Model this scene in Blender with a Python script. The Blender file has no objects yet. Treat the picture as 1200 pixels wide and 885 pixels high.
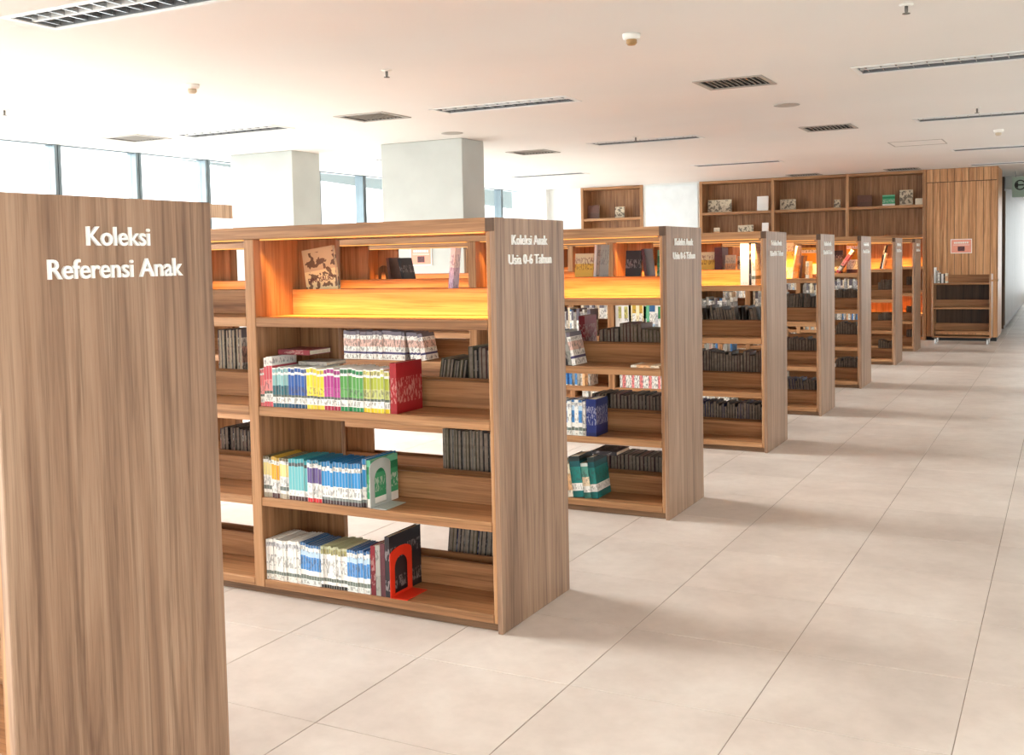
import bpy, bmesh, math, random
from mathutils import Matrix, Vector
random.seed(7)
SC = bpy.context.scene
COL = SC.collection

# ------------------------------------------------------------------ camera
CAM_F, CAM_O = 1242.06, Vector((1.9087, -3.5078, 1.4443))
YAW, PITCH, ROLL, SHIFT = 0.4835, 0.0566, -0.0208, -69.4
fw = Vector((-math.sin(YAW) * math.cos(PITCH), math.cos(YAW) * math.cos(PITCH), -math.sin(PITCH)))
rt0 = Vector((math.cos(YAW), math.sin(YAW), 0)); up0 = rt0.cross(fw)
rt = math.cos(ROLL) * rt0 + math.sin(ROLL) * up0
up = -math.sin(ROLL) * rt0 + math.cos(ROLL) * up0
cd = bpy.data.cameras.new('camera'); cam = bpy.data.objects.new('camera', cd); COL.objects.link(cam)
M = Matrix.Identity(4)
for i in range(3):
    M[i][0], M[i][1], M[i][2], M[i][3] = rt[i], up[i], -fw[i], CAM_O[i]
cam.matrix_world = M
cd.sensor_fit = 'HORIZONTAL'; cd.sensor_width = 36; cd.lens = CAM_F / 1200 * 36
cd.shift_y = SHIFT / 1200; cd.clip_start = 0.05; cd.clip_end = 200
SC.camera = cam

# ------------------------------------------------------------------ world, light, exposure
W = bpy.data.worlds.new('overcast_sky'); SC.world = W; W.use_nodes = True
bg = W.node_tree.nodes['Background']
bg.inputs[0].default_value = (0.97, 0.985, 1.0, 1); bg.inputs[1].default_value = 1.0
SC.view_settings.view_transform = 'Standard'; SC.view_settings.look = 'None'
SC.view_settings.gamma = 1.0; SC.view_settings.use_curve_mapping = False
SC.view_settings.exposure = 2.38

def portal(name, loc, rot, sx, sy):
    l = bpy.data.lights.new(name, 'AREA'); l.shape = 'RECTANGLE'; l.size = sx; l.size_y = sy
    l.cycles.is_portal = True
    o = bpy.data.objects.new(name, l); o.location = loc; o.rotation_euler = rot; COL.objects.link(o)
CEIL = 2.71
XL, XR, YF, YB = -7.3, 6.0, -7.0, 14.52
# daylight portals in the glazed walls (they only guide sampling of the sky)
portal('daylight_portal_left', (XL - 0.12, 4.0, 1.4), (0, -math.pi / 2, 0), 2.6, 21.0)
portal('daylight_portal_front', (-0.6, YF - 0.12, 1.4), (math.pi / 2, 0, 0), 13.0, 2.6)
portal('daylight_portal_corridor', (3.4, 29.1, 1.45), (-math.pi / 2, 0, 0), 5.0, 2.4)
portal('daylight_portal_right', (XR + 0.12, 9.7, 1.22), (0, math.pi / 2, 0), 1.75, 7.4)
sl = bpy.data.lights.new('hazy_sun', 'SUN'); sl.energy = 6.0; sl.angle = math.radians(36); sl.color = (1.0, 0.985, 0.97)
so = bpy.data.objects.new('hazy_sun', sl); COL.objects.link(so)
so.rotation_euler = Vector((1.0, 0.02, -0.27)).to_track_quat('-Z', 'Y').to_euler()

# ------------------------------------------------------------------ helpers
def srgb(r, g, b):
    f = lambda c: (c / 255 / 12.92) if c / 255 <= 0.04045 else ((c / 255 + 0.055) / 1.055) ** 2.4
    return (f(r), f(g), f(b), 1)

def newmat(name, base=(0.8, 0.8, 0.8, 1), rough=0.5, metal=0.0, spec=0.5):
    m = bpy.data.materials.new(name); m.use_nodes = True
    p = m.node_tree.nodes['Principled BSDF']
    p.inputs['Base Color'].default_value = base
    p.inputs['Roughness'].default_value = rough
    p.inputs['Metallic'].default_value = metal
    p.inputs['Specular IOR Level'].default_value = spec
    return m, m.node_tree, p

def nd(nt, typ, **kw):
    n = nt.nodes.new(typ)
    for k, v in kw.items():
        if k.startswith('i_'):
            n.inputs[k[2:].replace('_', ' ')].default_value = v
        else:
            setattr(n, k, v)
    return n

def mix(nt, fac, a, b, blend='MIX'):
    n = nt.nodes.new('ShaderNodeMix'); n.data_type = 'RGBA'; n.blend_type = blend
    for k, v in ((0, fac), (6, a), (7, b)):
        if hasattr(v, 'is_output'): nt.links.new(v, n.inputs[k])
        else: n.inputs[k].default_value = v
    return n.outputs[2]

def ramp(nt, src, stops, interp='LINEAR'):
    n = nt.nodes.new('ShaderNodeValToRGB'); n.color_ramp.interpolation = interp
    e = n.color_ramp.elements
    while len(e) < len(stops): e.new(0.5)
    for el, (p, c) in zip(e, stops):
        el.position = p; el.color = c if len(c) == 4 else (*c, 1)
    nt.links.new(src, n.inputs[0]); return n.outputs[0]

def obj(name, me, mat=None, parent=None, loc=(0, 0, 0), rot=(0, 0, 0)):
    o = bpy.data.objects.new(name, me); COL.objects.link(o)
    if mat is not None and me is not None and not me.materials: me.materials.append(mat)
    if parent: o.parent = parent
    o.location = loc; o.rotation_euler = rot
    return o

def empty(name, loc=(0, 0, 0), rot=(0, 0, 0)):
    o = bpy.data.objects.new(name, None); COL.objects.link(o)
    o.empty_display_size = 0.05; o.location = loc; o.rotation_euler = rot; return o

def tag(o, label=None, cat=None, group=None, kind=None):
    if label: o['label'] = label
    if cat: o['category'] = cat
    if group: o['group'] = group
    if kind: o['kind'] = kind
    return o

class MB:
    def __init__(s): s.v = []; s.f = []; s.m = []; s.mats = []
    def mi(s, mat):
        if mat not in s.mats: s.mats.append(mat)
        return s.mats.index(mat)
    def box(s, x0, x1, y0, y1, z0, z1, mat=None):
        b = len(s.v)
        s.v += [(x0, y0, z0), (x1, y0, z0), (x1, y1, z0), (x0, y1, z0), (x0, y0, z1), (x1, y0, z1), (x1, y1, z1), (x0, y1, z1)]
        fs = [(0, 3, 2, 1), (4, 5, 6, 7), (0, 1, 5, 4), (1, 2, 6, 5), (2, 3, 7, 6), (3, 0, 4, 7)]
        s.f += [tuple(b + i for i in q) for q in fs]
        s.m += [s.mi(mat) if mat else 0] * 6
        return s
    def xbox(s, mx, t, d, h, mat):
        b = len(s.v); n0 = len(s.v)
        s.box(0, t, 0, d, 0, h, mat)
        s.v[n0:] = [tuple(mx @ Vector(q)) for q in s.v[n0:]]
        return s
    def mesh(s, name):
        me = bpy.data.meshes.new(name); me.from_pydata(s.v, [], s.f); me.update()
        for m in s.mats: me.materials.append(m)
        if s.mats: me.polygons.foreach_set('material_index', s.m)
        return me

def bevelled(name, x0, x1, y0, y1, z0, z1, w=0.0025, seg=1):
    bm = bmesh.new()
    r = bmesh.ops.create_cube(bm, size=1)
    for v in bm.verts:
        v.co = Vector(((x0 + x1) / 2 + v.co.x * (x1 - x0), (y0 + y1) / 2 + v.co.y * (y1 - y0), (z0 + z1) / 2 + v.co.z * (z1 - z0)))
    bmesh.ops.bevel(bm, geom=list(bm.edges), offset=w, segments=seg, affect='EDGES', profile=0.5)
    me = bpy.data.meshes.new(name); bm.to_mesh(me); bm.free(); return me

def lathe(name, prof, n=20):
    """prof: list of (r, z) -> closed revolved mesh"""
    bm = bmesh.new(); rings = []
    for r, z in prof:
        rings.append([bm.verts.new((r * math.cos(2 * math.pi * k / n), r * math.sin(2 * math.pi * k / n), z)) for k in range(n)])
    for a, b in zip(rings, rings[1:]):
        for k in range(n):
            bm.faces.new((a[k], a[(k + 1) % n], b[(k + 1) % n], b[k]))
    bm.faces.new(rings[0][::-1]); bm.faces.new(rings[-1])
    bmesh.ops.recalc_face_normals(bm, faces=bm.faces)
    me = bpy.data.meshes.new(name); bm.to_mesh(me); bm.free()
    for p in me.polygons: p.use_smooth = len(p.vertices) == 4
    return me

def prism(name, outer, t, hole=None):
    """outline in local XZ, thickness t along +Y; optional hole with the same number of points"""
    bm = bmesh.new()
    def ring(pts, y): return [bm.verts.new((x, y, z)) for x, z in pts]
    a, b = ring(outer, 0), ring(outer, t); n = len(outer)
    for k in range(n): bm.faces.new((a[k], a[(k + 1) % n], b[(k + 1) % n], b[k]))
    if hole is None:
        bm.faces.new(a[::-1]); bm.faces.new(b)
    else:
        c, d = ring(hole, 0), ring(hole, t)
        for k in range(n):
            j = (k + 1) % n
            bm.faces.new((c[k], d[k], d[j], c[j]))
            bm.faces.new((a[k], c[k], c[j], a[j])); bm.faces.new((b[k], b[j], d[j], d[k]))
    bmesh.ops.recalc_face_normals(bm, faces=bm.faces)
    me = bpy.data.meshes.new(name); bm.to_mesh(me); bm.free(); return me

# ------------------------------------------------------------------ materials
def wood(name, axis, light, mid, dark, rough=0.42, fine=1.0):
    m, nt, p = newmat(name, rough=rough, spec=0.35)
    tc = nd(nt, 'ShaderNodeTexCoord'); oi = nd(nt, 'ShaderNodeObjectInfo')
    comb = nd(nt, 'ShaderNodeVectorMath', operation='SCALE'); comb.inputs[0].default_value = (13.0, 7.0, 5.0)
    nt.links.new(oi.outputs['Random'], comb.inputs['Scale'])
    add = nd(nt, 'ShaderNodeVectorMath', operation='ADD')
    nt.links.new(tc.outputs['Object'], add.inputs[0]); nt.links.new(comb.outputs[0], add.inputs[1])
    def grain(across, along, detail, dist=0.0):
        mp = nd(nt, 'ShaderNodeMapping')
        sc = [across] * 3; sc['XYZ'.index(axis)] = along
        mp.inputs['Scale'].default_value = sc
        nt.links.new(add.outputs[0], mp.inputs[0])
        n = nd(nt, 'ShaderNodeTexNoise', i_Scale=1.0, i_Detail=detail, i_Roughness=0.6, i_Distortion=dist)
        nt.links.new(mp.outputs[0], n.inputs['Vector']); return n.outputs['Fac']
    g1 = grain(12, 0.5, 5, 1.3); g2 = grain(52, 1.5, 5, 0.6); g3 = grain(230, 5, 3)
    c1 = ramp(nt, g1, [(0.28, dark), (0.48, mid), (0.72, light)])
    c2 = ramp(nt, g2, [(0.30, (0.42, 0.37, 0.33, 1)), (0.52, (1, 1, 1, 1)), (0.75, (1.0, 0.97, 0.94, 1))])
    c3 = ramp(nt, g3, [(0.32, (0.66, 0.63, 0.60, 1)), (0.5, (1, 1, 1, 1))])
    a = mix(nt, 0.75 * fine, c1, c2, 'MULTIPLY'); a = mix(nt, 0.55 * fine, a, c3, 'MULTIPLY')
    nt.links.new(a, p.inputs['Base Color'])
    return m

WL, WM, WD = srgb(196, 149, 107), srgb(174, 126, 85), srgb(140, 97, 64)
wood_v = wood('oak_laminate_vertical', 'Z', WL, WM, WD)
wood_end = wood('grey_oak_end_panel', 'Z', srgb(180, 148, 123), srgb(155, 122, 98), srgb(114, 85, 67))
wood_x = wood('oak_laminate_lengthwise', 'X', WL, WM, WD)
wood_edge = wood('oak_edge_banding', 'Z', srgb(208, 160, 112), srgb(190, 140, 92), srgb(165, 118, 76))
wood_dark = wood('dark_brown_wood', 'Z', srgb(110, 82, 60), srgb(92, 66, 47), srgb(70, 50, 36))
wood_plank = wood('warm_oak_plank', 'Z', srgb(226, 176, 130), srgb(204, 150, 104), srgb(166, 116, 76))
wood_grey = wood('greyed_oak_plank', 'Z', srgb(150, 126, 106), srgb(122, 98, 80), srgb(94, 74, 58), rough=0.45)

def plain(name, col, rough=0.6, noise=0.06, scale=3.0, bump=0.0, metal=0.0, spec=0.4):
    m, nt, p = newmat(name, col, rough, metal, spec)
    tc = nd(nt, 'ShaderNodeTexCoord')
    n = nd(nt, 'ShaderNodeTexNoise', i_Scale=scale, i_Detail=4.0)
    nt.links.new(tc.outputs['Object'], n.inputs['Vector'])
    lo = tuple(c * (1 - noise) for c in col[:3]) + (1,); hi = tuple(min(1, c * (1 + noise)) for c in col[:3]) + (1,)
    nt.links.new(ramp(nt, n.outputs['Fac'], [(0.3, lo), (0.7, hi)]), p.inputs['Base Color'])
    return m

white_paint = plain('white_ceiling_paint', srgb(238, 234, 229), 0.8, 0.02, 0.7)
wall_white = plain('white_wall_paint', srgb(236, 238, 236), 0.7, 0.02, 1.0)
panel_white = plain('pale_blue_white_panel', srgb(226, 232, 234), 0.35, 0.05, 4.0)
concrete = plain('pale_grey_plaster', srgb(190, 194, 190), 0.75, 0.07, 2.2)
alu = plain('grey_aluminium', srgb(120, 132, 138), 0.35, 0.05, 8, metal=0.6)
alu_dark = plain('dark_gasket', srgb(40, 46, 50), 0.5, 0.05, 8)
frame_white = plain('white_enamel', srgb(240, 240, 238), 0.35, 0.02, 5)
louvre = plain('satin_reflector', srgb(196, 200, 202), 0.25, 0.05, 9, metal=0.85)
tray_grey = plain('grey_reflector_tray', srgb(120, 122, 124), 0.4, 0.05, 9)
vent_grey = plain('grey_vent_enamel', srgb(176, 170, 162), 0.5, 0.05, 9)
vent_dark = plain('dark_duct', srgb(62, 58, 54), 0.7, 0.05, 9)
plastic_white = plain('white_plastic', srgb(238, 234, 226), 0.4, 0.02, 9)
plastic_tan = plain('tan_detector_plastic', srgb(176, 138, 92), 0.4, 0.05, 9)
plastic_beige = plain('beige_detector_plastic', srgb(196, 178, 154), 0.4, 0.05, 9)
brass = plain('grey_metal', srgb(120, 116, 110), 0.35, 0.05, 9, metal=0.7)
letter_white = plain('white_acrylic', srgb(250, 248, 244), 0.35, 0.01, 9)
soffit_mat = plain('teal_grey_soffit', srgb(44, 62, 60), 0.7, 0.35, 1.2)
kick_mat = wood('dark_oak_plinth', 'X', srgb(150, 116, 86), srgb(128, 96, 70), srgb(104, 76, 54))
grout_mat = plain('grey_brown_grout', srgb(150, 134, 120), 0.85, 0.08, 6)
caster_black = plain('black_rubber', srgb(30, 30, 30), 0.6)
caster_white = plain('white_caster_plastic', srgb(225, 225, 225), 0.4)
salmon = plain('salmon_paper', srgb(238, 160, 138), 0.7, 0.05, 30)
paper_white = plain('white_paper', srgb(246, 238, 230), 0.7, 0.04, 30)
dark_print = plain('dark_print', srgb(96, 62, 66), 0.7, 0.3, 60)
red_plastic = plain('red_bookend_plastic', srgb(226, 54, 28), 0.35, 0.05, 9)
grey_metal = plain('pale_grey_bookend_enamel', srgb(188, 196, 192), 0.4, 0.05, 9)
page_mat = plain('cream_pages', srgb(226, 214, 192), 0.85, 0.10, 90)
page_dark = plain('dark_grey_brown_pages', srgb(158, 145, 131), 0.85, 0.25, 40)  # darker page colour for the books behind the rails
sign_grey = plain('grey_green_sign_face', srgb(150, 168, 152), 0.5, 0.04, 9)

def tile_material():
    m, nt, p = newmat('beige_stone_tile', rough=0.38, spec=0.45)
    g = nd(nt, 'ShaderNodeNewGeometry')
    def noise(s, d, r=0.55):
        n = nd(nt, 'ShaderNodeTexNoise', i_Scale=s, i_Detail=d, i_Roughness=r)
        nt.links.new(g.outputs['Position'], n.inputs['Vector']); return n.outputs['Fac']
    c = ramp(nt, noise(1.6, 5), [(0.3, srgb(203, 189, 179)), (0.5, srgb(217, 204, 194)), (0.7, srgb(228, 217, 208))])
    c = mix(nt, 0.5, c, ramp(nt, noise(14, 6, 0.65), [(0.35, (0.88, 0.87, 0.86, 1)), (0.6, (1, 1, 1, 1))]), 'MULTIPLY')
    # one shade per tile, from the tile's cell on the floor grid
    sub = nd(nt, 'ShaderNodeVectorMath', operation='ADD'); sub.inputs[1].default_value = (0.175 + 60, 0.325 + 60, 0)
    nt.links.new(g.outputs['Position'], sub.inputs[0])
    dv = nd(nt, 'ShaderNodeVectorMath', operation='SCALE'); dv.inputs['Scale'].default_value = 1 / 0.6
    nt.links.new(sub.outputs[0], dv.inputs[0])
    fl = nd(nt, 'ShaderNodeVectorMath', operation='FLOOR'); nt.links.new(dv.outputs[0], fl.inputs[0])
    sx = nd(nt, 'ShaderNodeSeparateXYZ'); nt.links.new(fl.outputs[0], sx.inputs[0])
    cx = nd(nt, 'ShaderNodeCombineXYZ'); nt.links.new(sx.outputs[0], cx.inputs[0]); nt.links.new(sx.outputs[1], cx.inputs[1])
    wn = nd(nt, 'ShaderNodeTexWhiteNoise'); nt.links.new(cx.outputs[0], wn.inputs['Vector'])
    c = mix(nt, 0.75, c, ramp(nt, wn.outputs['Value'], [(0, (0.90, 0.90, 0.90, 1)), (1, (1, 1, 1, 1))]), 'MULTIPLY')
    nt.links.new(c, p.inputs['Base Color'])
    nt.links.new(ramp(nt, noise(6, 4), [(0.3, (0.32,) * 3), (0.7, (0.46,) * 3)]), p.inputs['Roughness'])
    return m
tile_mat = tile_material()

def glass_material():
    m = bpy.data.materials.new('clear_window_glass'); m.use_nodes = True; nt = m.node_tree; nt.nodes.clear()
    out = nd(nt, 'ShaderNodeOutputMaterial'); mx = nd(nt, 'ShaderNodeMixShader')
    tr = nd(nt, 'ShaderNodeBsdfTransparent'); tr.inputs[0].default_value = (0.96, 0.985, 0.98, 1)
    gl = nd(nt, 'ShaderNodeBsdfGlossy'); gl.inputs['Roughness'].default_value = 0.02
    mx.inputs[0].default_value = 0.05
    nt.links.new(tr.outputs[0], mx.inputs[1]); nt.links.new(gl.outputs[0], mx.inputs[2]); nt.links.new(mx.outputs[0], out.inputs[0])
    return m
glass = glass_material()

def emit_mat(name, col, s):
    m, nt, p = newmat(name, col, 0.5)
    p.inputs['Emission Color'].default_value = col; p.inputs['Emission Strength'].default_value = s
    return m
AMBER = (1.0, 0.50, 0.13)
led_mat = emit_mat('amber_led_diffuser', (*AMBER, 1), 0.12)

_bm = {}
def book_mat(key, bands, ink=(0.05, 0.05, 0.06), prints=((0.62, 0.92),), amount=0.5, rough=0.4, noise_scale=(60, 60, 22), edge=0.0):
    """bands: [(z fraction, colour)] painted up the spine, with small print inside the given bands"""
    if key in _bm: return _bm[key]
    m, nt, p = newmat('book_cover_' + key, rough=rough)
    tc = nd(nt, 'ShaderNodeTexCoord'); sp = nd(nt, 'ShaderNodeSeparateXYZ')
    nt.links.new(tc.outputs['Generated'], sp.inputs[0])
    base = ramp(nt, sp.outputs[2], [(z, (*c[:3], 1)) for z, c in bands], 'CONSTANT')
    mp = nd(nt, 'ShaderNodeMapping'); mp.inputs['Scale'].default_value = noise_scale
    oi = nd(nt, 'ShaderNodeObjectInfo'); ad = nd(nt, 'ShaderNodeVectorMath', operation='ADD')
    nt.links.new(tc.outputs['Object'], ad.inputs[0]); nt.links.new(oi.outputs['Random'], ad.inputs[1])
    nt.links.new(ad.outputs[0], mp.inputs[0])
    n = nd(nt, 'ShaderNodeTexNoise', i_Scale=2.0, i_Detail=2.0); nt.links.new(mp.outputs[0], n.inputs['Vector'])
    txt = ramp(nt, n.outputs['Fac'], [(0.0, (0, 0, 0)), (0.53, (1, 1, 1))], 'CONSTANT')
    stops = [(0.0, (0, 0, 0))]
    for a, b in prints: stops += [(a, (amount,) * 3), (b, (0, 0, 0))]
    msk = ramp(nt, sp.outputs[2], stops, 'CONSTANT')
    fac = nd(nt, 'ShaderNodeMath', operation='MULTIPLY')
    nt.links.new(txt, fac.inputs[0]); nt.links.new(msk, fac.inputs[1])
    col = mix(nt, fac.outputs[0], base, (*ink, 1))
    if edge:
        em = ramp(nt, sp.outputs[0], [(0.0, (edge,) * 3), (0.13, (0, 0, 0)), (0.87, (edge,) * 3)], 'CONSTANT')
        sy = nd(nt, 'ShaderNodeMath', operation='LESS_THAN'); nt.links.new(sp.outputs[1], sy.inputs[0]); sy.inputs[1].default_value = 0.02
        fm = nd(nt, 'ShaderNodeMath', operation='MULTIPLY'); nt.links.new(em, fm.inputs[0]); nt.links.new(sy.outputs[0], fm.inputs[1])
        col = mix(nt, fm.outputs[0], col, (0.86, 0.85, 0.82, 1))
    nt.links.new(col, p.inputs['Base Color'])
    _bm[key] = m; return m

def C(r, g, b): return srgb(r, g, b)[:3]
WH = C(244, 242, 236)
def series(key, col, col2=None, bottom=None, top=None):
    col2 = col2 or col; bottom = bottom or col; top = top or col
    return book_mat(key, [(0.0, bottom), (0.10, WH), (0.26, C(90, 100, 92)), (0.32, col2), (0.55, col), (0.82, WH), (0.88, top), (0.97, WH)],
                    prints=((0.12, 0.24), (0.36, 0.52), (0.86, 0.96)), amount=0.55, edge=0.28)
BK = {
 'pink': series('pink', C(232, 120, 120), C(240, 150, 146)),
 'rose': series('rose', C(214, 84, 96), C(238, 140, 140), top=C(246, 236, 230)),
 'teal': series('teal', C(140, 190, 190), C(30, 104, 116), bottom=C(24, 92, 110)),
 'blue': series('blue', C(36, 92, 170), C(28, 82, 160), bottom=C(16, 74, 110)),
 'yellow': series('yellow', C(244, 212, 44), C(248, 222, 70), bottom=C(240, 212, 60)),
 'magenta': series('magenta', C(176, 44, 134), C(190, 70, 150), bottom=C(170, 24, 62)),
 'green': series('green', C(86, 158, 74), C(104, 170, 92), bottom=C(22, 134, 72), top=C(20, 130, 70)),
 'lime': series('lime', C(176, 186, 62), C(196, 200, 120), bottom=C(234, 206, 40), top=C(210, 204, 120)),
 'cream': book_mat('cream', [(0, C(180, 170, 150)), (0.12, WH), (0.2, C(110, 118, 112)), (0.3, WH), (0.55, C(244, 226, 150)), (0.85, WH), (0.93, C(120, 110, 80))], prints=((0.32, 0.5), (0.86, 0.98)), amount=0.5, edge=0.3),
 'orange': book_mat('orange', [(0, C(90, 60, 60)), (0.12, WH), (0.45, C(246, 176, 40)), (0.82, WH), (0.92, C(210, 170, 60))], prints=((0.14, 0.4), (0.84, 0.95)), amount=0.5, edge=0.3),
 'cyan': book_mat('cyan', [(0, C(80, 50, 50)), (0.10, WH), (0.24, C(110, 190, 196)), (0.82, C(70, 80, 84)), (0.90, C(60, 160, 170))], prints=((0.12, 0.22), (0.82, 0.92)), amount=0.4, edge=0.3),
 'purple': book_mat('purple', [(0, C(214, 40, 50)), (0.09, WH), (0.45, C(96, 78, 140)), (0.82, WH), (0.92, C(40, 120, 150))], prints=((0.12, 0.42), (0.84, 0.95)), amount=0.5, edge=0.3),
 'skyblue': book_mat('skyblue', [(0, C(60, 40, 46)), (0.09, C(120, 130, 126)), (0.16, WH), (0.42, C(36, 140, 202)), (0.78, WH), (0.88, C(20, 116, 170))], prints=((0.20, 0.4), (0.78, 0.9)), amount=0.55, edge=0.3),
 'white': book_mat('white', [(0, C(236, 232, 222)), (0.14, C(112, 122, 112)), (0.22, WH), (0.82, C(206, 206, 208)), (0.92, WH)], prints=((0.03, 0.12), (0.34, 0.62), (0.76, 0.92)), amount=0.55, edge=0.3),
 'whiteblue': book_mat('whiteblue', [(0, C(228, 230, 224)), (0.14, C(112, 122, 112)), (0.24, WH), (0.36, C(70, 140, 206)), (0.70, C(190, 216, 236)), (0.84, WH), (0.93, C(60, 110, 160))], prints=((0.03, 0.12), (0.4, 0.66), (0.8, 0.92)), amount=0.5, edge=0.3),
 'whiteolive': book_mat('whiteolive', [(0, C(40, 40, 36)), (0.08, WH), (0.16, C(104, 112, 100)), (0.24, WH), (0.82, C(160, 154, 96)), (0.94, C(190, 190, 150))], prints=((0.3, 0.7), (0.8, 0.93)), amount=0.5, edge=0.3),
 'manga': book_mat('manga', [(0, WH), (0.20, C(70, 66, 110)), (0.28, WH), (0.46, C(226, 190, 176)), (0.72, WH), (0.86, C(110, 104, 116))], prints=((0.03, 0.18), (0.3, 0.84)), amount=0.6),
 'red': book_mat('red', [(0, C(150, 22, 30)), (0.05, C(160, 26, 34))], ink=C(220, 170, 160), prints=((0.2, 0.7),), amount=0.5),
 'maroon': book_mat('maroon', [(0, C(110, 20, 34)), (0.5, C(132, 26, 40))], ink=C(220, 200, 190), prints=((0.2, 0.8),), amount=0.3),
 'navy': book_mat('navy', [(0, C(24, 36, 90)), (0.1, C(28, 44, 110))], ink=C(220, 220, 230), prints=((0.3, 0.8),), amount=0.4),
 'black': book_mat('black', [(0, C(30, 28, 34)), (0.3, C(38, 34, 40))], ink=C(200, 190, 190), prints=((0.1, 0.3), (0.6, 0.8)), amount=0.35),
 'charcoal': book_mat('charcoal', [(0, C(62, 58, 56)), (0.4, C(74, 68, 66))], ink=C(150, 140, 130), prints=((0.2, 0.9),), amount=0.25),
 'brown': book_mat('brown', [(0, C(98, 64, 50)), (0.4, C(112, 72, 58))], ink=C(60, 40, 34), prints=((0.2, 0.9),), amount=0.25),
 'plum': book_mat('plum', [(0, C(86, 44, 50)), (0.4, C(96, 48, 56))], ink=C(50, 30, 34), prints=((0.2, 0.9),), amount=0.25),
 'olive': book_mat('olive', [(0, C(104, 98, 74)), (0.4, C(120, 112, 84))], ink=C(70, 66, 50), prints=((0.2, 0.9),), amount=0.25),
 'grey': book_mat('grey', [(0, C(150, 148, 140)), (0.4, C(164, 160, 152))], ink=C(70, 70, 70), prints=((0.1, 0.4), (0.6, 0.9)), amount=0.5),
 'deepteal': book_mat('deepteal', [(0, C(20, 110, 110)), (0.16, WH), (0.34, C(26, 128, 122)), (0.74, C(16, 84, 90)), (0.88, C(40, 50, 50))], prints=((0.18, 0.32), (0.4, 0.7)), amount=0.4),
 'mint': book_mat('mint', [(0, C(60, 120, 110)), (0.16, WH), (0.34, C(236, 214, 182)), (0.6, C(90, 160, 146)), (0.9, C(220, 230, 224))], prints=((0.18, 0.32), (0.4, 0.8)), amount=0.5),
 'peach': book_mat('peach', [(0, C(244, 236, 220)), (0.2, C(240, 190, 140)), (0.7, C(240, 226, 200))], prints=((0.1, 0.9),), amount=0.35),
 'sun': book_mat('sun', [(0, C(246, 226, 150)), (0.3, C(250, 216, 90)), (0.75, C(250, 240, 200))], ink=C(150, 80, 40), prints=((0.1, 0.4), (0.6, 0.9)), amount=0.6),
 'dino': book_mat('dino', [(0, C(214, 200, 150)), (0.2, C(226, 214, 160)), (0.34, C(228, 220, 176)), (0.65, C(200, 186, 150))], ink=C(70, 40, 34), prints=((0.05, 0.16), (0.36, 0.94)), amount=0.85, noise_scale=(14, 14, 14)),
 'lilac': book_mat('lilac', [(0, C(236, 232, 240)), (0.3, C(214, 200, 224)), (0.7, C(240, 236, 240))], ink=C(120, 90, 140), prints=((0.1, 0.9),), amount=0.5),
 'plainwhite': book_mat('plainwhite', [(0, C(246, 246, 244)), (0.5, C(250, 250, 248))], prints=((0.02, 0.06),), amount=0.2),
 'emerald': book_mat('emerald', [(0, WH), (0.18, C(60, 160, 110)), (0.7, C(34, 130, 84)), (0.86, C(110, 190, 150))], ink=WH, prints=((0.3, 0.6),), amount=0.5),
 'sketch': book_mat('sketch', [(0, C(196, 180, 156)), (0.5, C(210, 196, 170))], ink=C(60, 44, 36), prints=((0.06, 0.94),), amount=0.75, noise_scale=(12, 12, 12)),
}

# ------------------------------------------------------------------ floor
GX, GY, T = -0.175, -0.325, 0.6
fl = obj('floor', MB().box(XL, XR, YF, 30.0, -0.06, -0.0015).mesh('floor'), grout_mat); tag(fl, kind='structure')
tile_me = bevelled('floor_tile', 0.0015, T - 0.0015, 0.0015, T - 0.0015, -0.012, 0.0, 0.0012); tile_me.materials.append(tile_mat)
def project(P):
    d = Vector(P) - CAM_O; z = d.dot(fw)
    if z < 0.2: return None
    return 600 + CAM_F * d.dot(rt) / z, 442.5 + SHIFT - CAM_F * d.dot(up) / z, z
cells = []
i0, i1 = math.floor((XL - GX) / T), math.floor((XR - GX) / T)
j0, j1 = math.floor((YF - GY) / T), math.floor((29.9 - GY) / T)
for i in range(i0, i1 + 1):
    for j in range(j0, j1 + 1):
        x0, x1 = max(XL, GX + i * T), min(XR, GX + (i + 1) * T)
        y0, y1 = max(YF, GY + j * T), min(30.0, GY + (j + 1) * T)
        if x1 - x0 < 0.02 or y1 - y0 < 0.02: continue
        full = (x1 - x0 > T - 1e-3) and (y1 - y0 > T - 1e-3)
        q = project(((x0 + x1) / 2, (y0 + y1) / 2, 0))
        vis = 0
        if q and full and -60 < q[0] < 1260 and q[1] < 1000 and not (q[0] < 262) and y0 > -3.0:
            vis = 1 / q[2] ** 3 * (3 if x0 > -0.7 else 1)
        if x1 > 0.9 and y0 > YB and vis: vis *= 1
        cells.append((vis, x0, x1, y0, y1))
cells.sort(reverse=True)
rest = MB()
for k, (vis, x0, x1, y0, y1) in enumerate(cells):
    if k < 300 and vis > 0:
        obj('tile', tile_me, None, fl, (x0, y0, 0))
    else:
        rest.box(x0 + .0015, x1 - .0015, y0 + .0015, y1 - .0015, -0.012, 0.0)
r_ = obj('tile_field', rest.mesh('tile_field'), tile_mat, fl); r_['kind'] = 'stuff'

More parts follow.
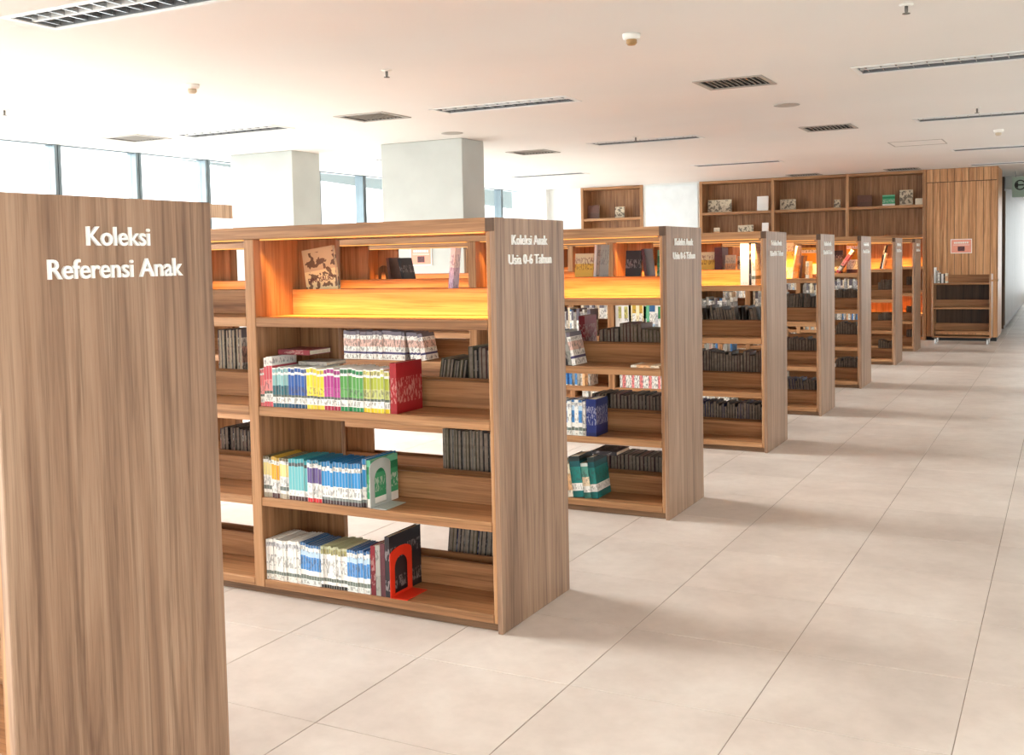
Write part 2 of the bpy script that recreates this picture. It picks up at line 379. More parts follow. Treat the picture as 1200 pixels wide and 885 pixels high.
# ------------------------------------------------------------------ ceiling with openings for the fittings
LIGHTS = []   # (x, y) of the corner, each 1.2 x 0.28
for y in (0.13, 4.17, 7.47, 11.12, 13.9):
    for x in (-5.78, -2.83, 0.60, 3.6):
        if y > 13 and x < 0: continue
        LIGHTS.append((x, y))
VENTS = [(-0.51, 4.10), (-3.73, 4.05), (-0.49, 7.47), (-6.5, 3.95), (-4.0, 7.75), (-0.62, 13.9), (-2.15, 13.98)]
LW, LH, VW, VH = 1.2, 0.28, 0.45, 0.40
holes = [(x, x + LW, y, y + LH) for x, y in LIGHTS] + [(x, x + VW, y, y + VH) for x, y in VENTS]
xs = sorted({XL - .2, XR + .2} | {v for h in holes for v in h[:2]}); ys = sorted({YF - .2, 30.0} | {v for h in holes for v in h[2:]})
cm = MB(); vid = {}
def cv(x, y):
    if (x, y) not in vid: vid[(x, y)] = len(cm.v); cm.v.append((x, y, CEIL))
    return vid[(x, y)]
for a, b in zip(xs, xs[1:]):
    for c, d in zip(ys, ys[1:]):
        mx_, my_ = (a + b) / 2, (c + d) / 2
        if any(h[0] < mx_ < h[1] and h[2] < my_ < h[3] for h in holes): continue
        cm.f.append((cv(a, c), cv(a, d), cv(b, d), cv(b, c))); cm.m.append(0)
cm.box(XL - .2, XR + .2, YF - .2, 30.0, CEIL + .25, CEIL + .35)
ce = obj('ceiling', cm.mesh('ceiling'), white_paint); tag(ce, kind='structure')
hatch = MB()
for x0, y0, s in ((0.02, 9.66, 0.6),):
    hatch.box(x0, x0 + s, y0, y0 + .012, CEIL - .004, CEIL - .0005).box(x0, x0 + s, y0 + s - .012, y0 + s, CEIL - .004, CEIL - .0005)
    hatch.box(x0, x0 + .012, y0 + .012, y0 + s - .012, CEIL - .004, CEIL - .0005).box(x0 + s - .012, x0 + s, y0 + .012, y0 + s - .012, CEIL - .004, CEIL - .0005)
obj('access_hatch_rim', hatch.mesh('access_hatch_rim'), vent_grey, ce)

def ring_box(m, x0, x1, y0, y1, w, z0, z1):
    m.box(x0, x1, y0, y0 + w, z0, z1).box(x0, x1, y1 - w, y1, z0, z1)
    m.box(x0, x0 + w, y0 + w, y1 - w, z0, z1).box(x1 - w, x1, y0 + w, y1 - w, z0, z1); return m
lf = ring_box(MB(), -0.03, LW + .03, -0.03, LH + .03, 0.032, -0.006, -0.0005).mesh('light_frame'); lf.materials.append(frame_white)
tr = MB().box(0.003, LW - .003, 0.003, LH - .003, 0.075, 0.08)
ring_box(tr, 0.003, LW - .003, 0.003, LH - .003, 0.004, 0.0, 0.075); trm = tr.mesh('light_tray'); trm.materials.append(tray_grey)
blade = MB(); 
bl = MB().box(-0.004, 0.004, 0.008, LH - .008, 0.004, 0.04).mesh('louvre_blade'); bl.materials.append(louvre)
spn = MB().box(0.008, LW - .008, LH / 2 - .012, LH / 2 + .012, 0.002, 0.03).mesh('louvre_spine'); spn.materials.append(frame_white)
rowname = {0.13: 'nearest', 4.17: 'second', 7.47: 'third', 11.12: 'fourth', 13.9: 'farthest'}
colname = {-5.78: 'by the windows', -2.83: 'over the bookcases', 0.60: 'over the aisle', 3.6: 'right of the aisle'}
for x, y in LIGHTS:
    if x > 3 and y < 13: pass
    t = empty('ceiling_light', (x, y, CEIL))
    tag(t, 'recessed louvred ceiling light %s, %s row from the camera' % (colname[x], rowname[y]), 'ceiling light', 'recessed louvred ceiling lights')
    obj('frame', lf, None, t); obj('tray', trm, None, t); obj('louvre_spine', spn, None, t)
    for k in range(12): obj('louvre_blade', bl, None, t, (0.05 + k * 0.1, 0, 0))
vf = ring_box(MB(), -0.03, VW + .03, -0.03, VH + .03, 0.034, -0.008, -0.0005).mesh('vent_frame'); vf.materials.append(vent_grey)
vt = MB().box(0.004, VW - .004, 0.004, VH - .004, 0.06, 0.065); ring_box(vt, 0.004, VW - .004, 0.004, VH - .004, 0.004, 0.0, 0.06)
vtm = vt.mesh('vent_duct'); vtm.materials.append(vent_dark)
vs = MB(); vs.v = [(0.022, 0.01, 0.0), (0.028, 0.01, 0.002), (0.006, 0.01, 0.024), (0, 0.01, 0.022)]
vs.v += [(x, VH - .01, z) for x, _, z in vs.v[:4]]
vs.f = [(0, 1, 2, 3), (7, 6, 5, 4), (0, 4, 5, 1), (1, 5, 6, 2), (2, 6, 7, 3), (3, 7, 4, 0)]; vs.m = [0] * 6
vsm = vs.mesh('vent_slat'); vsm.materials.append(vent_grey)
vlab = ['over the second and third bookcases near the aisle', 'left of the long light before the columns', 'over the fourth bookcase near the aisle',
        'by the left windows', 'behind the right plaster column', 'at the far wall by the plank wall', 'at the far wall over the middle niche']
for (x, y), lb in zip(VENTS, vlab):
    t = empty('ceiling_vent', (x, y, CEIL)); tag(t, 'square grey air vent with slats ' + lb, 'vent', 'square ceiling vents')
    obj('frame', vf, None, t); obj('duct', vtm, None, t)
    for k in range(10): obj('slat', vsm, None, t, (0.02 + k * 0.041, 0, 0))

sm_base = lathe('detector_base', [(0.052, 0), (0.052, -.012), (0.046, -.03), (0.03, -.032)], 24); sm_base.materials.append(plastic_white)
sm_cap = lathe('detector_cap', [(0.03, -.030), (0.032, -.05), (0.022, -.062), (0.006, -.064)], 20); sm_cap.materials.append(plastic_tan)
sm_cap2 = sm_cap.copy(); sm_cap2.materials.clear(); sm_cap2.materials.append(plastic_beige)
for x, y, cp, lb in ((-0.313, 2.265, sm_cap, 'with tan cap on ceiling above first bookcase'), (-3.552, 2.13, sm_cap2, 'with beige cap on ceiling left of the bookcases'), (1.239, 9.053, sm_cap2, 'small in distance above the aisle')):
    t = empty('smoke_detector', (x, y, CEIL)); tag(t, 'round white smoke detector ' + lb, 'smoke detector', 'smoke detectors')
    obj('base', sm_base, None, t); obj('sensor_cap', cp, None, t)
sp_pl = lathe('escutcheon', [(0.036, 0), (0.034, -.006), (0.012, -.01)], 18); sp_pl.materials.append(plastic_white)
sp_st = lathe('stem', [(0.009, -.008), (0.009, -.035), (0.006, -.045)], 10); sp_st.materials.append(brass)
sp_df = lathe('deflector', [(0.02, -.046), (0.02, -.05), (0.004, -.052)], 14); sp_df.materials.append(brass)
for x, y, lb in ((-2.109, 2.426, 'above the first Koleksi Anak bookcase'), (1.16, 2.364, 'above the aisle at the top edge'), (-2.174, 7.184, 'before the third long light'),
                 (1.175, 6.962, 'above the aisle beside the long light'), (-5.583, 2.163, 'at the left edge by the windows')):
    t = empty('sprinkler', (x, y, CEIL)); tag(t, 'small metal fire sprinkler ' + lb, 'sprinkler', 'ceiling sprinklers')
    obj('escutcheon', sp_pl, None, t); obj('stem', sp_st, None, t); obj('deflector', sp_df, None, t)
dsc = lathe('speaker_cover', [(0.11, 0), (0.11, -.004), (0.09, -.008), (0.05, -.009)], 28); dsc.materials.append(vent_grey)
for x, y, lb in ((-0.241, 5.743, 'above the fourth bookcase'), (-3.57, 5.721, 'in front of the right plaster column')):
    tag(obj('ceiling_speaker', dsc, None, None, (x, y, CEIL)), 'flat round ceiling speaker cover ' + lb, 'speaker', 'round ceiling speakers')

# ------------------------------------------------------------------ walls and windows
def wall(name, m, mat): return tag(obj(name, m.mesh(name), mat), kind='structure')
SILL = 0.35
wl = MB().box(XL - .2, XL, YF, 30.0, -0.06, SILL); wall('wall_left', wl, wall_white)
glz = {}
def windows(side, a0, a1, first, pitch, start, CEIL=CEIL):
    """side: left/right/front ; mullions every pitch; each bay is one window with its pane and frame parts"""
    n = start; a = first
    while a < a1 - 0.05:
        b = min(a + pitch, a1)
        def bx(m, u0, u1, w0, w1, z0, z1):
            if side == 'left': m.box(XL - w1, XL - w0, u0, u1, z0, z1)
            elif side == 'right': m.box(XR + w0, XR + w1, u0, u1, z0, z1)
            else: m.box(u0, u1, YF - w1, YF - w0, z0, z1)
            return m
        w = empty('window_%d' % n, {'left': (XL, a, SILL), 'right': (XR, a, SILL), 'front': (a, YF, SILL)}[side]); tag(w, kind='structure')
        o = Vector(w.location)
        def part(nm, mb, mat):
            mb.v = [tuple(Vector(q) - o) for q in mb.v]; return obj(nm, mb.mesh(nm), mat, w)
        part('pane', bx(MB(), a + .04, b - .04, .07, .078, SILL + .04, CEIL - .012), glass)
        part('mullion', bx(bx(MB(), a - .04, a - .006, 0.0, .14, SILL, CEIL), a + .006, a + .04, 0.0, .14, SILL, CEIL), alu)
        part('mullion_gasket', bx(MB(), a - .006, a + .006, 0.012, .13, SILL, CEIL), alu_dark)
        part('sill_rail', bx(MB(), a + .04, b - .04, 0.03, .12, SILL, SILL + .04), alu)
        part('head_rail', bx(MB(), a + .04, b - .04, 0.03, .12, CEIL - .012, CEIL), alu)
        a = b; n += 1
    return n
PITCHW = 1.075
nw = windows('left', YF, YB, 4.06 - PITCHW * 10, PITCHW, 1)
wall('wall_right', MB().box(XR, XR + .2, YF, 30.0, -0.06, SILL).box(XR, XR + .2, YF, 13.4, 2.1, CEIL).box(XR, XR + .2, 13.4, 30.0, SILL, CEIL).box(XR, XR + .2, YF, 6.0, SILL, 2.1), wall_white)
nw = windows('right', 6.1, 13.37, 6.1, 1.45, nw, 2.1)  # unseen right-hand windows, added and sized to light the far rows
wall('wall_front', MB().box(XL - .2, XR + .2, YF - .2, YF, -0.06, SILL)
    , wall_white)
nw = windows('front', XL, XR, XL + .05, 1.48, nw)  # unseen glazing behind the camera, added to brighten the near bookcases
# far wall, around the niches
BD = 0.38
wb = MB().box(XL - .2, -6.06, YB, YB + .2, -.06, CEIL).box(-6.06, -4.85, YB + BD, YB + BD + .1, -.06, CEIL)
wb.box(-4.85, -3.80, YB, YB + .2, -.06, CEIL).box(-3.80, -0.09, YB + BD, YB + BD + .1, -.06, CEIL)
wb.box(-7.3, -6.72, YB - .12, YB, 0, CEIL)
wbo = wall('wall_far', wb, wall_white)
obj('wall_panel', bevelled('wall_panel', -4.80, -3.83, YB - .02, YB, 0.3, CEIL - .03, .004), panel_white, wbo)
# plank wall at the end of the aisle
wp = MB().box(-0.09, 0.93, YB + .03, 15.6, -.06, CEIL); wpo = wall('wall_plank', wp, wood_dark)
pw = 1.04 / 10
pl_lo = bevelled('plank', 0.003, pw - .003, 0, .03, 0.06, 2.495, .003); pl_lo.materials.append(wood_plank)
pl_hi = bevelled('plank', 0.003, pw - .003, 0, .03, 2.505, CEIL - .002, .003); pl_hi.materials.append(wood_plank)
for k in range(10):
    obj('plank', pl_lo, None, wpo, (-0.09 + k * pw, YB, 0)); obj('plank', pl_hi, None, wpo, (-0.09 + k * pw, YB, 0))
obj('plank_return', bevelled('plank_return', .93, .95, YB + .0, 15.6, 0.06, CEIL - .002, .003), wood_plank, wpo)
tag(obj('baseboard_plank', MB().box(-.09, .935, YB + .005, YB + .03, 0, .06).mesh('baseboard_plank'), caster_black), kind='structure')
# corridor beyond
wall('wall_passage', MB().box(-3.5, 0.80, 17.6, 17.7, -.06, CEIL).box(.55, .62, 15.6, 17.6, -.06, CEIL), wall_white)
wc = MB().box(0.80, 0.90, 17.3, 29.0, -.06, CEIL); wco = wall('wall_corridor', wc, wood_dark)
cp = bevelled('corridor_plank', 0, .02, 0.004, .396, 0.06, CEIL - .25, .003); cp.materials.append(wood_grey)
for k in range(29): obj('plank', cp, None, wco, (0.90, 17.32 + k * .4, 0))
wall('wall_corridor_end', MB().box(.9, XR, 29.0, 29.1, -.06, .2), wall_white)
we = empty('window_%d' % nw, (.92, 29.0, .2)); tag(we, kind='structure')
for k in range(4):
    obj('pane', MB().box(k * 1.27 + .03, k * 1.27 + 1.24, .04, .048, .03, CEIL - .23).mesh('pane'), glass, we)
    obj('mullion', MB().box(k * 1.27 - .03, k * 1.27 + .03, 0, .09, 0, CEIL - .2).mesh('mullion'), alu, we)
wall('trim_1', MB().box(0.92, 3.2, 17.25, 17.6, CEIL - .22, CEIL - .001), plain('grey_bulkhead', srgb(170, 170, 165), .7))
# plaster columns
for nm, x0, x1, y0, y1 in (('column', -6.75, -5.84, 6.0, 6.5), ('column', -4.72, -3.70, 6.13, 6.6)):
    o = obj(nm, bevelled(nm, x0, x1, y0, y1, 0.0, CEIL - .001, .006), concrete)
    tag(o, 'square pale grey plaster column ' + ('nearer the left windows' if x0 < -6 else 'right one, with the pink notice'), 'column', 'plaster columns')
# roof overhang outside the windows
ov = MB(); pts = [(XL - .25, 6.6), (-9.42, 6.6), (-14.4, 29.5), (XL - .25, 29.5)]
ov.v = [(x, y, 3.0) for x, y in pts] + [(x, y, 3.2) for x, y in pts]
ov.f = [(0, 1, 2, 3), (7, 6, 5, 4)] + [(k, k + 4, (k + 1) % 4 + 4, (k + 1) % 4) for k in range(4)]; ov.m = [0] * 6
wall('trim_2', ov, soffit_mat)
# wooden ledge at the left windows beside the column
lg = empty('wall_ledge', (-7.22, 4.9, 2.0)); tag(lg, 'short wooden box rail at the left windows beside the column', 'rail')
obj('rail_board', bevelled('rail_board', 0, .03, 0, 1.7, 0, .17, .003), wood_end, lg)
obj('rail_bracket', MB().box(-.08, 0, .2, .24, .06, .1).box(-.08, 0, 1.4, 1.44, .06, .1).mesh('rail_bracket'), alu, lg)

# ------------------------------------------------------------------ bookcases
D = 0.617
BAYS = [(-1.178, -0.04), (-2.369, -1.231), (-3.56, -2.422)]
TIERS = [('D', 0.037, 0.072), ('C', 0.395, 0.433), ('B', 0.788, 0.829), ('A', 1.173, 1.213)]
ZT = {k: z1 for k, z0, z1 in TIERS}
LIPF, LIPB = (0.250, 0.265), (0.352, 0.367)
_mc = {}
def cached(name, mat, *a, **k):
    key = (name,) + a
    if key not in _mc:
        me = bevelled(name, *a, **k); me.materials.append(mat); _mc[key] = me
    return _mc[key]

def text_mesh(body, size, sx, mat=None, off=0.0007):
    key = ('txt', body, size, sx)
    if key in _mc: return _mc[key]
    cu = bpy.data.curves.new('lettering', 'FONT'); cu.body = body; cu.size = size
    cu.align_x = 'CENTER'; cu.extrude = 0.003; cu.offset = off * size / 0.055; cu.resolution_u = 3
    to = bpy.data.objects.new('lettering_source', cu); COL.objects.link(to)
    bpy.context.view_layer.update()
    me = bpy.data.meshes.new_from_object(to.evaluated_get(bpy.context.evaluated_depsgraph_get()))
    bpy.data.objects.remove(to); bpy.data.curves.remove(cu)
    xs_ = [v.co.x for v in me.vertices]; w = max(xs_) - min(xs_); mid = (max(xs_) + min(xs_)) / 2
    for v in me.vertices: v.co.x = (v.co.x - mid) * sx / w
    me.name = 'lettering'; me.materials.clear(); me.materials.append(mat or letter_white); _mc[key] = me
    return me

def letters(me):
    """one mesh per character: connected islands, those stacked over one another (the dot of an i) kept together"""
    if ('let', me.name) in _mc: return _mc[('let', me.name)]
    par = list(range(len(me.vertices)))
    def find(a):
        while par[a] != a: par[a] = par[par[a]]; a = par[a]
        return a
    for e in me.edges: par[find(e.vertices[0])] = find(e.vertices[1])
    isl = {}
    for v in me.vertices: isl.setdefault(find(v.index), []).append(v.index)
    spans = sorted((min(me.vertices[i].co.x for i in g), max(me.vertices[i].co.x for i in g), g) for g in isl.values())
    groups = []
    for a, b, g in spans:
        if groups and (min(b, groups[-1][1]) - a) > 0.6 * min(b - a, groups[-1][1] - groups[-1][0]):
            groups[-1] = (groups[-1][0], max(b, groups[-1][1]), groups[-1][2] + g)
        else: groups.append((a, b, list(g)))
    out = []
    for a, b, g in groups:
        gs = {i: k for k, i in enumerate(g)}; m = MB()
        m.v = [tuple(me.vertices[i].co) for i in g]
        m.f = [tuple(gs[i] for i in p.vertices) for p in me.polygons if p.vertices[0] in gs]; m.m = [0] * len(m.f)
        q = m.mesh('letter'); q.materials.append(letter_white); out.append(q)
    _mc[('let', me.name)] = out
    return out

led_data = {}
def led_light(power):
    if power not in led_data:
        l = bpy.data.lights.new('led_beam', 'AREA'); l.shape = 'RECTANGLE'; l.size = 1.10; l.size_y = 0.012
        l.energy = power; l.color = AMBER; l.spread = math.radians(48); led_data[power] = l
    return led_data[power]

def make_case(y, label, lines, powers=(1, 1, 1)):
    t = empty('bookcase', (0, y, 0)); tag(t, label, 'bookcase', 'double-sided bookcases in a row')
    for x in (0.0, -3.578): obj('end_panel', cached('end_panel', wood_end, -.022, 0, 0, D, 0, 1.6, w=.0025), None, t, (x, 0, 0))
    for x in (0.0, -3.538): obj('side_panel', cached('side_panel', wood_v, -.04, -.0222, .004, D - .004, .037, 1.5475), None, t, (x, 0, 0))
    for x in (-1.231, -2.422): obj('divider', cached('divider', wood_v, 0, .0528, .002, D - .002, .037, 1.5475), None, t, (x, 0, 0))
    obj('top_board', cached('top_board', wood_x, -3.5775, -.0225, .0, D, 1.548, 1.6), None, t)
    for yy in (.03, D - .045): obj('plinth', cached('plinth', kick_mat, -3.577, -.0225, 0, .015, 0, .0368), None, t, (0, yy, 0))
    for b, (x0, x1) in enumerate(BAYS):
        w = x1 - x0
        for k, (nm, z0, z1) in enumerate(TIERS):
            obj('shelf', cached('shelf', wood_x, .0006, w - .0006, .003, D - .003, z0 - z1, 0), None, t, (x0, 0, z1))
            for ly in (LIPF[0], LIPB[0]):
                obj('back_rail', cached('back_rail', wood_x, .0006, w - .0006, 0, .015, .0003, .112), None, t, (x0, ly, z1))
            zn = TIERS[k + 1][1] if k < 3 else 1.548
            obj('back_panel', cached('back_panel', wood_v, .0006, .212, .300, .318, .0003, round(zn - z1, 4) - .0006), None, t, (x0, 0, z1))
        s = obj('led_strip', cached('led_strip', led_mat, .02, w - .02, .022, .036, -.006, -.0004, w=.001), None, t, (x0, 0, 1.548))
        if powers[b]:
            o = bpy.data.objects.new('led_beam', led_light(powers[b])); COL.objects.link(o); o.parent = t
            o.location = ((x0 + x1) / 2, .029, 1.5405); o.rotation_euler = (math.radians(25), 0, 0)
    for (txt, cy_, z, size, sx) in lines:
        me = text_mesh(txt, size, sx, off=.0002 if sx in (.312, .378) else .0006)
        for lm in (letters(me) if y < 2.0 else [me]):      # single letters where they can be told apart
            obj('letter' if y < 2.0 else 'lettering', lm, None, t, (0.0032, cy_, z), (math.pi / 2, 0, math.pi / 2))
    for x in (0.0, -3.56): obj('dark_corner', cached('dark_corner', wood_dark, -.0395, -.0005, -.0022, -.0002, 1.5485, 1.5995, w=.0005), None, t, (x, 0, 0))  # thin darker face at the top of each end panel's front edge
    return t
ANAK = [('Koleksi Anak', .29, 1.497, .055, .312), ('Usia 0-6 Tahun', .293, 1.421, .055, .378)]
REF = [('Koleksi', .32, 1.492, .06, .180), ('Referensi Anak', .318, 1.420, .06, .383)]
ROWS = [0.0, 1.923, 4.054, 5.94, 7.99, 10.47, 12.41]
LED = 2.1
make_case(-2.106, 'large wooden bookcase end lettered Koleksi Referensi Anak, nearest the camera', REF, (LED, 0, 0))
CN = ['first Koleksi Anak bookcase', 'second Koleksi Anak bookcase', 'third Koleksi Anak bookcase', 'fourth Koleksi Anak bookcase',
      'fifth Koleksi Anak bookcase', 'sixth Koleksi Anak bookcase', 'farthest Koleksi Anak bookcase']
extra = ['with the colourful children\'s book rows', 'with teal books slumped on its bottom shelf', 'with tall white folders on its lit shelf',
         'with yellow books on its lit shelf', 'with a slanted pink book on its lit shelf', 'with one black book on its lit shelf', 'next to the book trolley']
for i, y in enumerate(ROWS):
    make_case(y, 'wooden ' + CN[i] + ' ' + extra[i] if i < 6 else 'wooden ' + CN[i] + ' ' + extra[i], ANAK,
              (LED, 0.0 if i == 0 else LED * .6, LED * .6))

# ------------------------------------------------------------------ books
BOOKS = 0
def cover_mesh(t, d, h, mat):
    b = min(.0025, t * .15)
    m = MB().box(0, t, 0, b, 0, h).box(0, b, b, d, 0, h).box(t - b, t, b, d, 0, h)
    me = m.mesh('cover'); me.materials.append(mat); return me, b
def book(x, y, z, t, d, h, key, label, group, lean=0.0, yaw=0.0, pages=None, tilt=0.0, cat='book'):
    """spine faces local -Y; lean tips the top towards +X; (x, y, z) is the foot at the shelf"""
    global BOOKS; BOOKS += 1
    r = empty('book', (x, y, z + (t * math.sin(lean) if lean > 0 else 0) + .0004), (tilt, lean, yaw))
    tag(r, label, cat, group)
    me, b = cover_mesh(t, d, h, BK[key]); obj('cover', me, None, r)
    pm = MB().box(b * 1.02, t - b * 1.02, b * 1.2, d - .004, .003, h - .003).mesh('pages'); pm.materials.append(pages or page_mat)
    obj('pages', pm, None, r)
    return r
ORD = ('first second third fourth fifth sixth seventh eighth ninth tenth eleventh twelfth thirteenth fourteenth fifteenth sixteenth '
       'seventeenth eighteenth nineteenth twentieth twenty-first twenty-second twenty-third twenty-fourth twenty-fifth twenty-sixth').split()
_seen = {}
def ordinal(lab):
    _seen[lab] = _seen.get(lab, 0) + 1
    return lab.replace('{o}', ORD[_seen[lab] - 1])
FAR = MB()
def row_fill_far(x0, x1, y, z, keys, tw, hh):
    x = x0; k = 0
    while x < x1:
        t = tw * random.uniform(.85, 1.15)
        FAR.xbox(Matrix.Translation((x, y, z + .0005)), t - .001, .16, hh * random.uniform(.97, 1.03), BK[keys[k % len(keys)]]); x += t; k += 1
def row_fill(x0, x1, y, z, keys, tw, hh, dd, label, group, lean=0.0, rear=False, pages=None, jit=.004):
    """a run of upright books from x0 to x1; rear=True turns the spines to the back of the case"""
    x = x0; k = 0
    while x < x1 - .004:
        t = tw * random.uniform(.85, 1.15); t = min(t, x1 - x)
        if x1 - (x + t) < tw * .4: t = x1 - x
        key = keys[k % len(keys)] if not callable(keys) else keys()
        h = hh * random.uniform(.97, 1.03); d = dd * random.uniform(.96, 1.02)
        c = abs(math.cos(lean)); tt = (t - .0006) * c
        lab = ordinal(label)
        grp = group if isinstance(group, str) else group[key]
        if rear: book(x + t, y, z, tt, d, h, key, lab, grp, -lean, math.pi, pages)
        else: book(x, y + random.uniform(0, jit), z, tt, d, h, key, lab, grp, lean, 0, pages)
        x += t; k += 1
def box_obj(name, label, cat, group=None): pass

# --- first Koleksi Anak bookcase, right bay, second shelf: runs of one colour
zB, zC, zD, zA = ZT['B'], ZT['C'], ZT['D'], ZT['A']
F1 = 'second shelf, first Koleksi Anak bookcase'
for key, x0, x1, tw, h, name in (('pink', -1.172, -1.150, .0125, .166, 'short pink'), ('rose', -1.150, -1.105, .015, .21, 'tall rose pink'), ('teal', -1.105, -1.021, .0155, .172, 'pale teal'),
        ('blue', -1.021, -.923, .018, .172, 'royal blue'), ('yellow', -.923, -.832, .018, .172, 'bright yellow'), ('magenta', -.832, -.748, .018, .172, 'magenta'),
        ('green', -.748, -.632, .02, .176, 'grass green'), ('lime', -.632, -.505, .018, .176, 'lime and yellow')):
    row_fill(x0, x1, .012, zB, [key], tw, h, .165, '{o} %s spined book from the left, %s' % (name, F1), '%s books in the colourful row' % name)
book(-.500, .014, zB, .030, .19, .205, 'red', 'thick dark red hardback ending the colourful book row', None)
book(-1.10, .05, zB + .222, .022, .15, .17, 'maroon', 'dark red book lying across the top of pink and teal books', None, lean=math.pi / 2)
book(-1.0, .06, zB + .1785, .016, .14, .15, 'grey', 'grey book lying on top of the blue spined books', None, lean=math.pi / 2)
# third shelf
F2 = 'third shelf, first Koleksi Anak bookcase'
for key, x0, x1, tw, name in (('cream', -1.172, -1.128, .0145, 'white and cream'), ('orange', -1.128, -1.085, .0145, 'white and orange'), ('cream', -1.085, -1.035, .0165, 'white and cream'),
        ('cyan', -1.035, -.934, .0168, 'pale cyan'), ('purple', -.934, -.86, .0148, 'purple and white'), ('skyblue', -.86, -.658, .0158, 'sky blue and white')):
    row_fill(x0, x1, .012, zC, [key], tw, .176, .175, '{o} %s spined book from the left, %s' % (name, F2), '%s books on third shelf' % name)
book(-.655, .02, zC, .020, .22, .20, 'skyblue', 'taller blue book next to last before the pale grey bookend', None)
book(-.633, .022, zC, .018, .20, .195, 'emerald', 'green book pressed against the pale grey bookend', None)
# bottom shelf
F3 = 'bottom shelf, first Koleksi Anak bookcase'
for key, x0, x1, tw, name in (('white', -1.172, -.985, .0144, 'white'), ('whiteblue', -.985, -.875, .0157, 'blue and white'), ('whiteolive', -.875, -.74, .0135, 'white and olive'),
        ('whiteblue', -.74, -.625, .0144, 'blue and white')):
    row_fill(x0, x1, .012, zD, [key], tw, .176, .175, '{o} %s spined book from the left, %s' % (name, F3), '%s books on bottom shelf' % name)
for k, (key, nm, h, dd) in enumerate((('maroon', 'dark maroon', .205, .18), ('grey', 'grey printed', .21, .19), ('plum', 'plum', .22, .2), ('black', 'tall black', .25, .235))):
    book(-.620 + k * .0238, .014, zD, .0225, dd, h, key, nm + ' book before the red bookend on the bottom shelf', None)
# bookends: an arch cut out of a bent sheet
def bookend(x, y, z, w, h, mat, label):
    r = empty('bookend', (x, y, z)); tag(r, label, 'bookend')
    n = 10; outer = []; hole = []
    for k in range(n + 1):
        a = math.pi * k / n; rr = w / 2
        outer.append((rr + rr * math.cos(a) * (1 if True else 0), h - .03 + .03 * math.sin(a)))
        hole.append((rr + (rr - .032) * math.cos(a), h - .085 + .045 * math.sin(a)))
    outer = [(w, 0)] + outer + [(0, 0)]; hole = [(w - .032, .012)] + hole + [(.032, .012)]
    up_ = obj('upright', prism('upright', outer, .003, hole), mat, r, (0, 0, .0006), (0, 0, math.pi / 2))
    obj('foot_plate', MB().box(.0002, .075, .004, w - .004, 0.0004, .003).mesh('foot_plate'), mat, r)
    return r
bookend(-.609, .010, zC, .15, .195, grey_metal, 'pale grey metal bookend with arched cutout on third shelf')
bookend(-.518, .006, zD, .16, .20, red_plastic, 'bright red bookend with arched cutout on bottom shelf')
# lit top shelf of the first case
book(-1.105, .297, zA, .018, .172, .285, 'dino', 'dinosaur picture book with cream cover leaning on the lit top shelf', None, lean=-0.15, yaw=0)
BR = bpy.data.objects  # (kept for clarity)
_d = [o for o in COL.objects if o.get('label', '').startswith('dinosaur')][0]
_d.rotation_euler = (0, -0.16, -math.pi / 2); _d.rotation_mode = 'XYZ'
_d.matrix_world = Matrix.Translation((-1.103, .297, zA + .001)) @ Matrix.Rotation(-0.13, 4, 'Y') @ Matrix.Rotation(-math.pi / 2, 4, 'Z')
tm_ = text_mesh('DINOSAURS', .03, .14, dark_print)
obj('cover_title', tm_, None, _d, (.018 - .0024, .172 / 2, .135), (math.pi / 2, 0, math.pi / 2))
book(-.40, .30, zA, .022, .048, .28, 'lilac', 'white and lilac book leaning at the right of lit top shelf', None, lean=0.10)

# books with their fore-edges to us, behind the back rail
darks = ['charcoal', 'brown', 'charcoal', 'plum', 'black', 'olive']
YR = D - .012
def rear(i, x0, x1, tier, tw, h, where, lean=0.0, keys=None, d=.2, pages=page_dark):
    if i >= 2:      # small in the distance: part of the uncounted mass of far books
        x = x0
        while x < x1 - .004:
            t = tw * random.uniform(.8, 1.2); hh = h * random.uniform(.88, 1.06); key = random.choice(keys or darks)
            ln = lean if random.random() < .85 else 0.0
            mx = Matrix.Translation((x, ROWS[i] + YR - d, ZT[tier] + .0005 + (t * math.sin(ln) if ln > 0 else 0))) @ Matrix.Rotation(ln, 4, 'Y')
            c = math.cos(ln); b = .0025
            FAR.xbox(mx, b, d, hh, BK[key]); FAR.xbox(mx @ Matrix.Translation((t * c - b - .001, 0, 0)), b, d, hh, BK[key])
            FAR.xbox(mx @ Matrix.Translation((b, d - b, 0)), t * c - 2 * b - .001, b, hh, BK[key])
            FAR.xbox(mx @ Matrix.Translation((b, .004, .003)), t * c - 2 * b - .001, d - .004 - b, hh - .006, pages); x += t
        return
    lab = '{o} %s book behind rail from left, %s, %s' % ('pale-edged' if pages is page_mat else 'dark', where, CN[i])
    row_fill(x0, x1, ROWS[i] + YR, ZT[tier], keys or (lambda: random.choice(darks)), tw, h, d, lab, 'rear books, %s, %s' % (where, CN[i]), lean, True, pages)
rear(0, -.53, -.40, 'B', .016, .185, 'second shelf right end', 0.16, ['olive', 'charcoal'])
rear(0, -.36, -.16, 'B', .022, .235, 'second shelf right end')
rear(0, -.50, -.30, 'C', .016, .275, 'third shelf right end', 0.0, ['grey', 'olive', 'charcoal'])
rear(0, -.30, -.16, 'C', .024, .27, 'third shelf right end', 0.0, ['black', 'charcoal'])
rear(0, -.50, -.16, 'D', .022, .215, 'bottom shelf right end', 0.10, ['charcoal', 'olive', 'navy', 'black', 'grey'])
rear(0, -1.78, -1.62, 'B', .022, .30, 'second shelf left bay', 0.0, ['manga', 'grey', 'charcoal'], pages=page_mat)
rear(0, -1.60, -1.42, 'B', .022, .20, 'second shelf left bay', 0.12, ['grey', 'charcoal'])
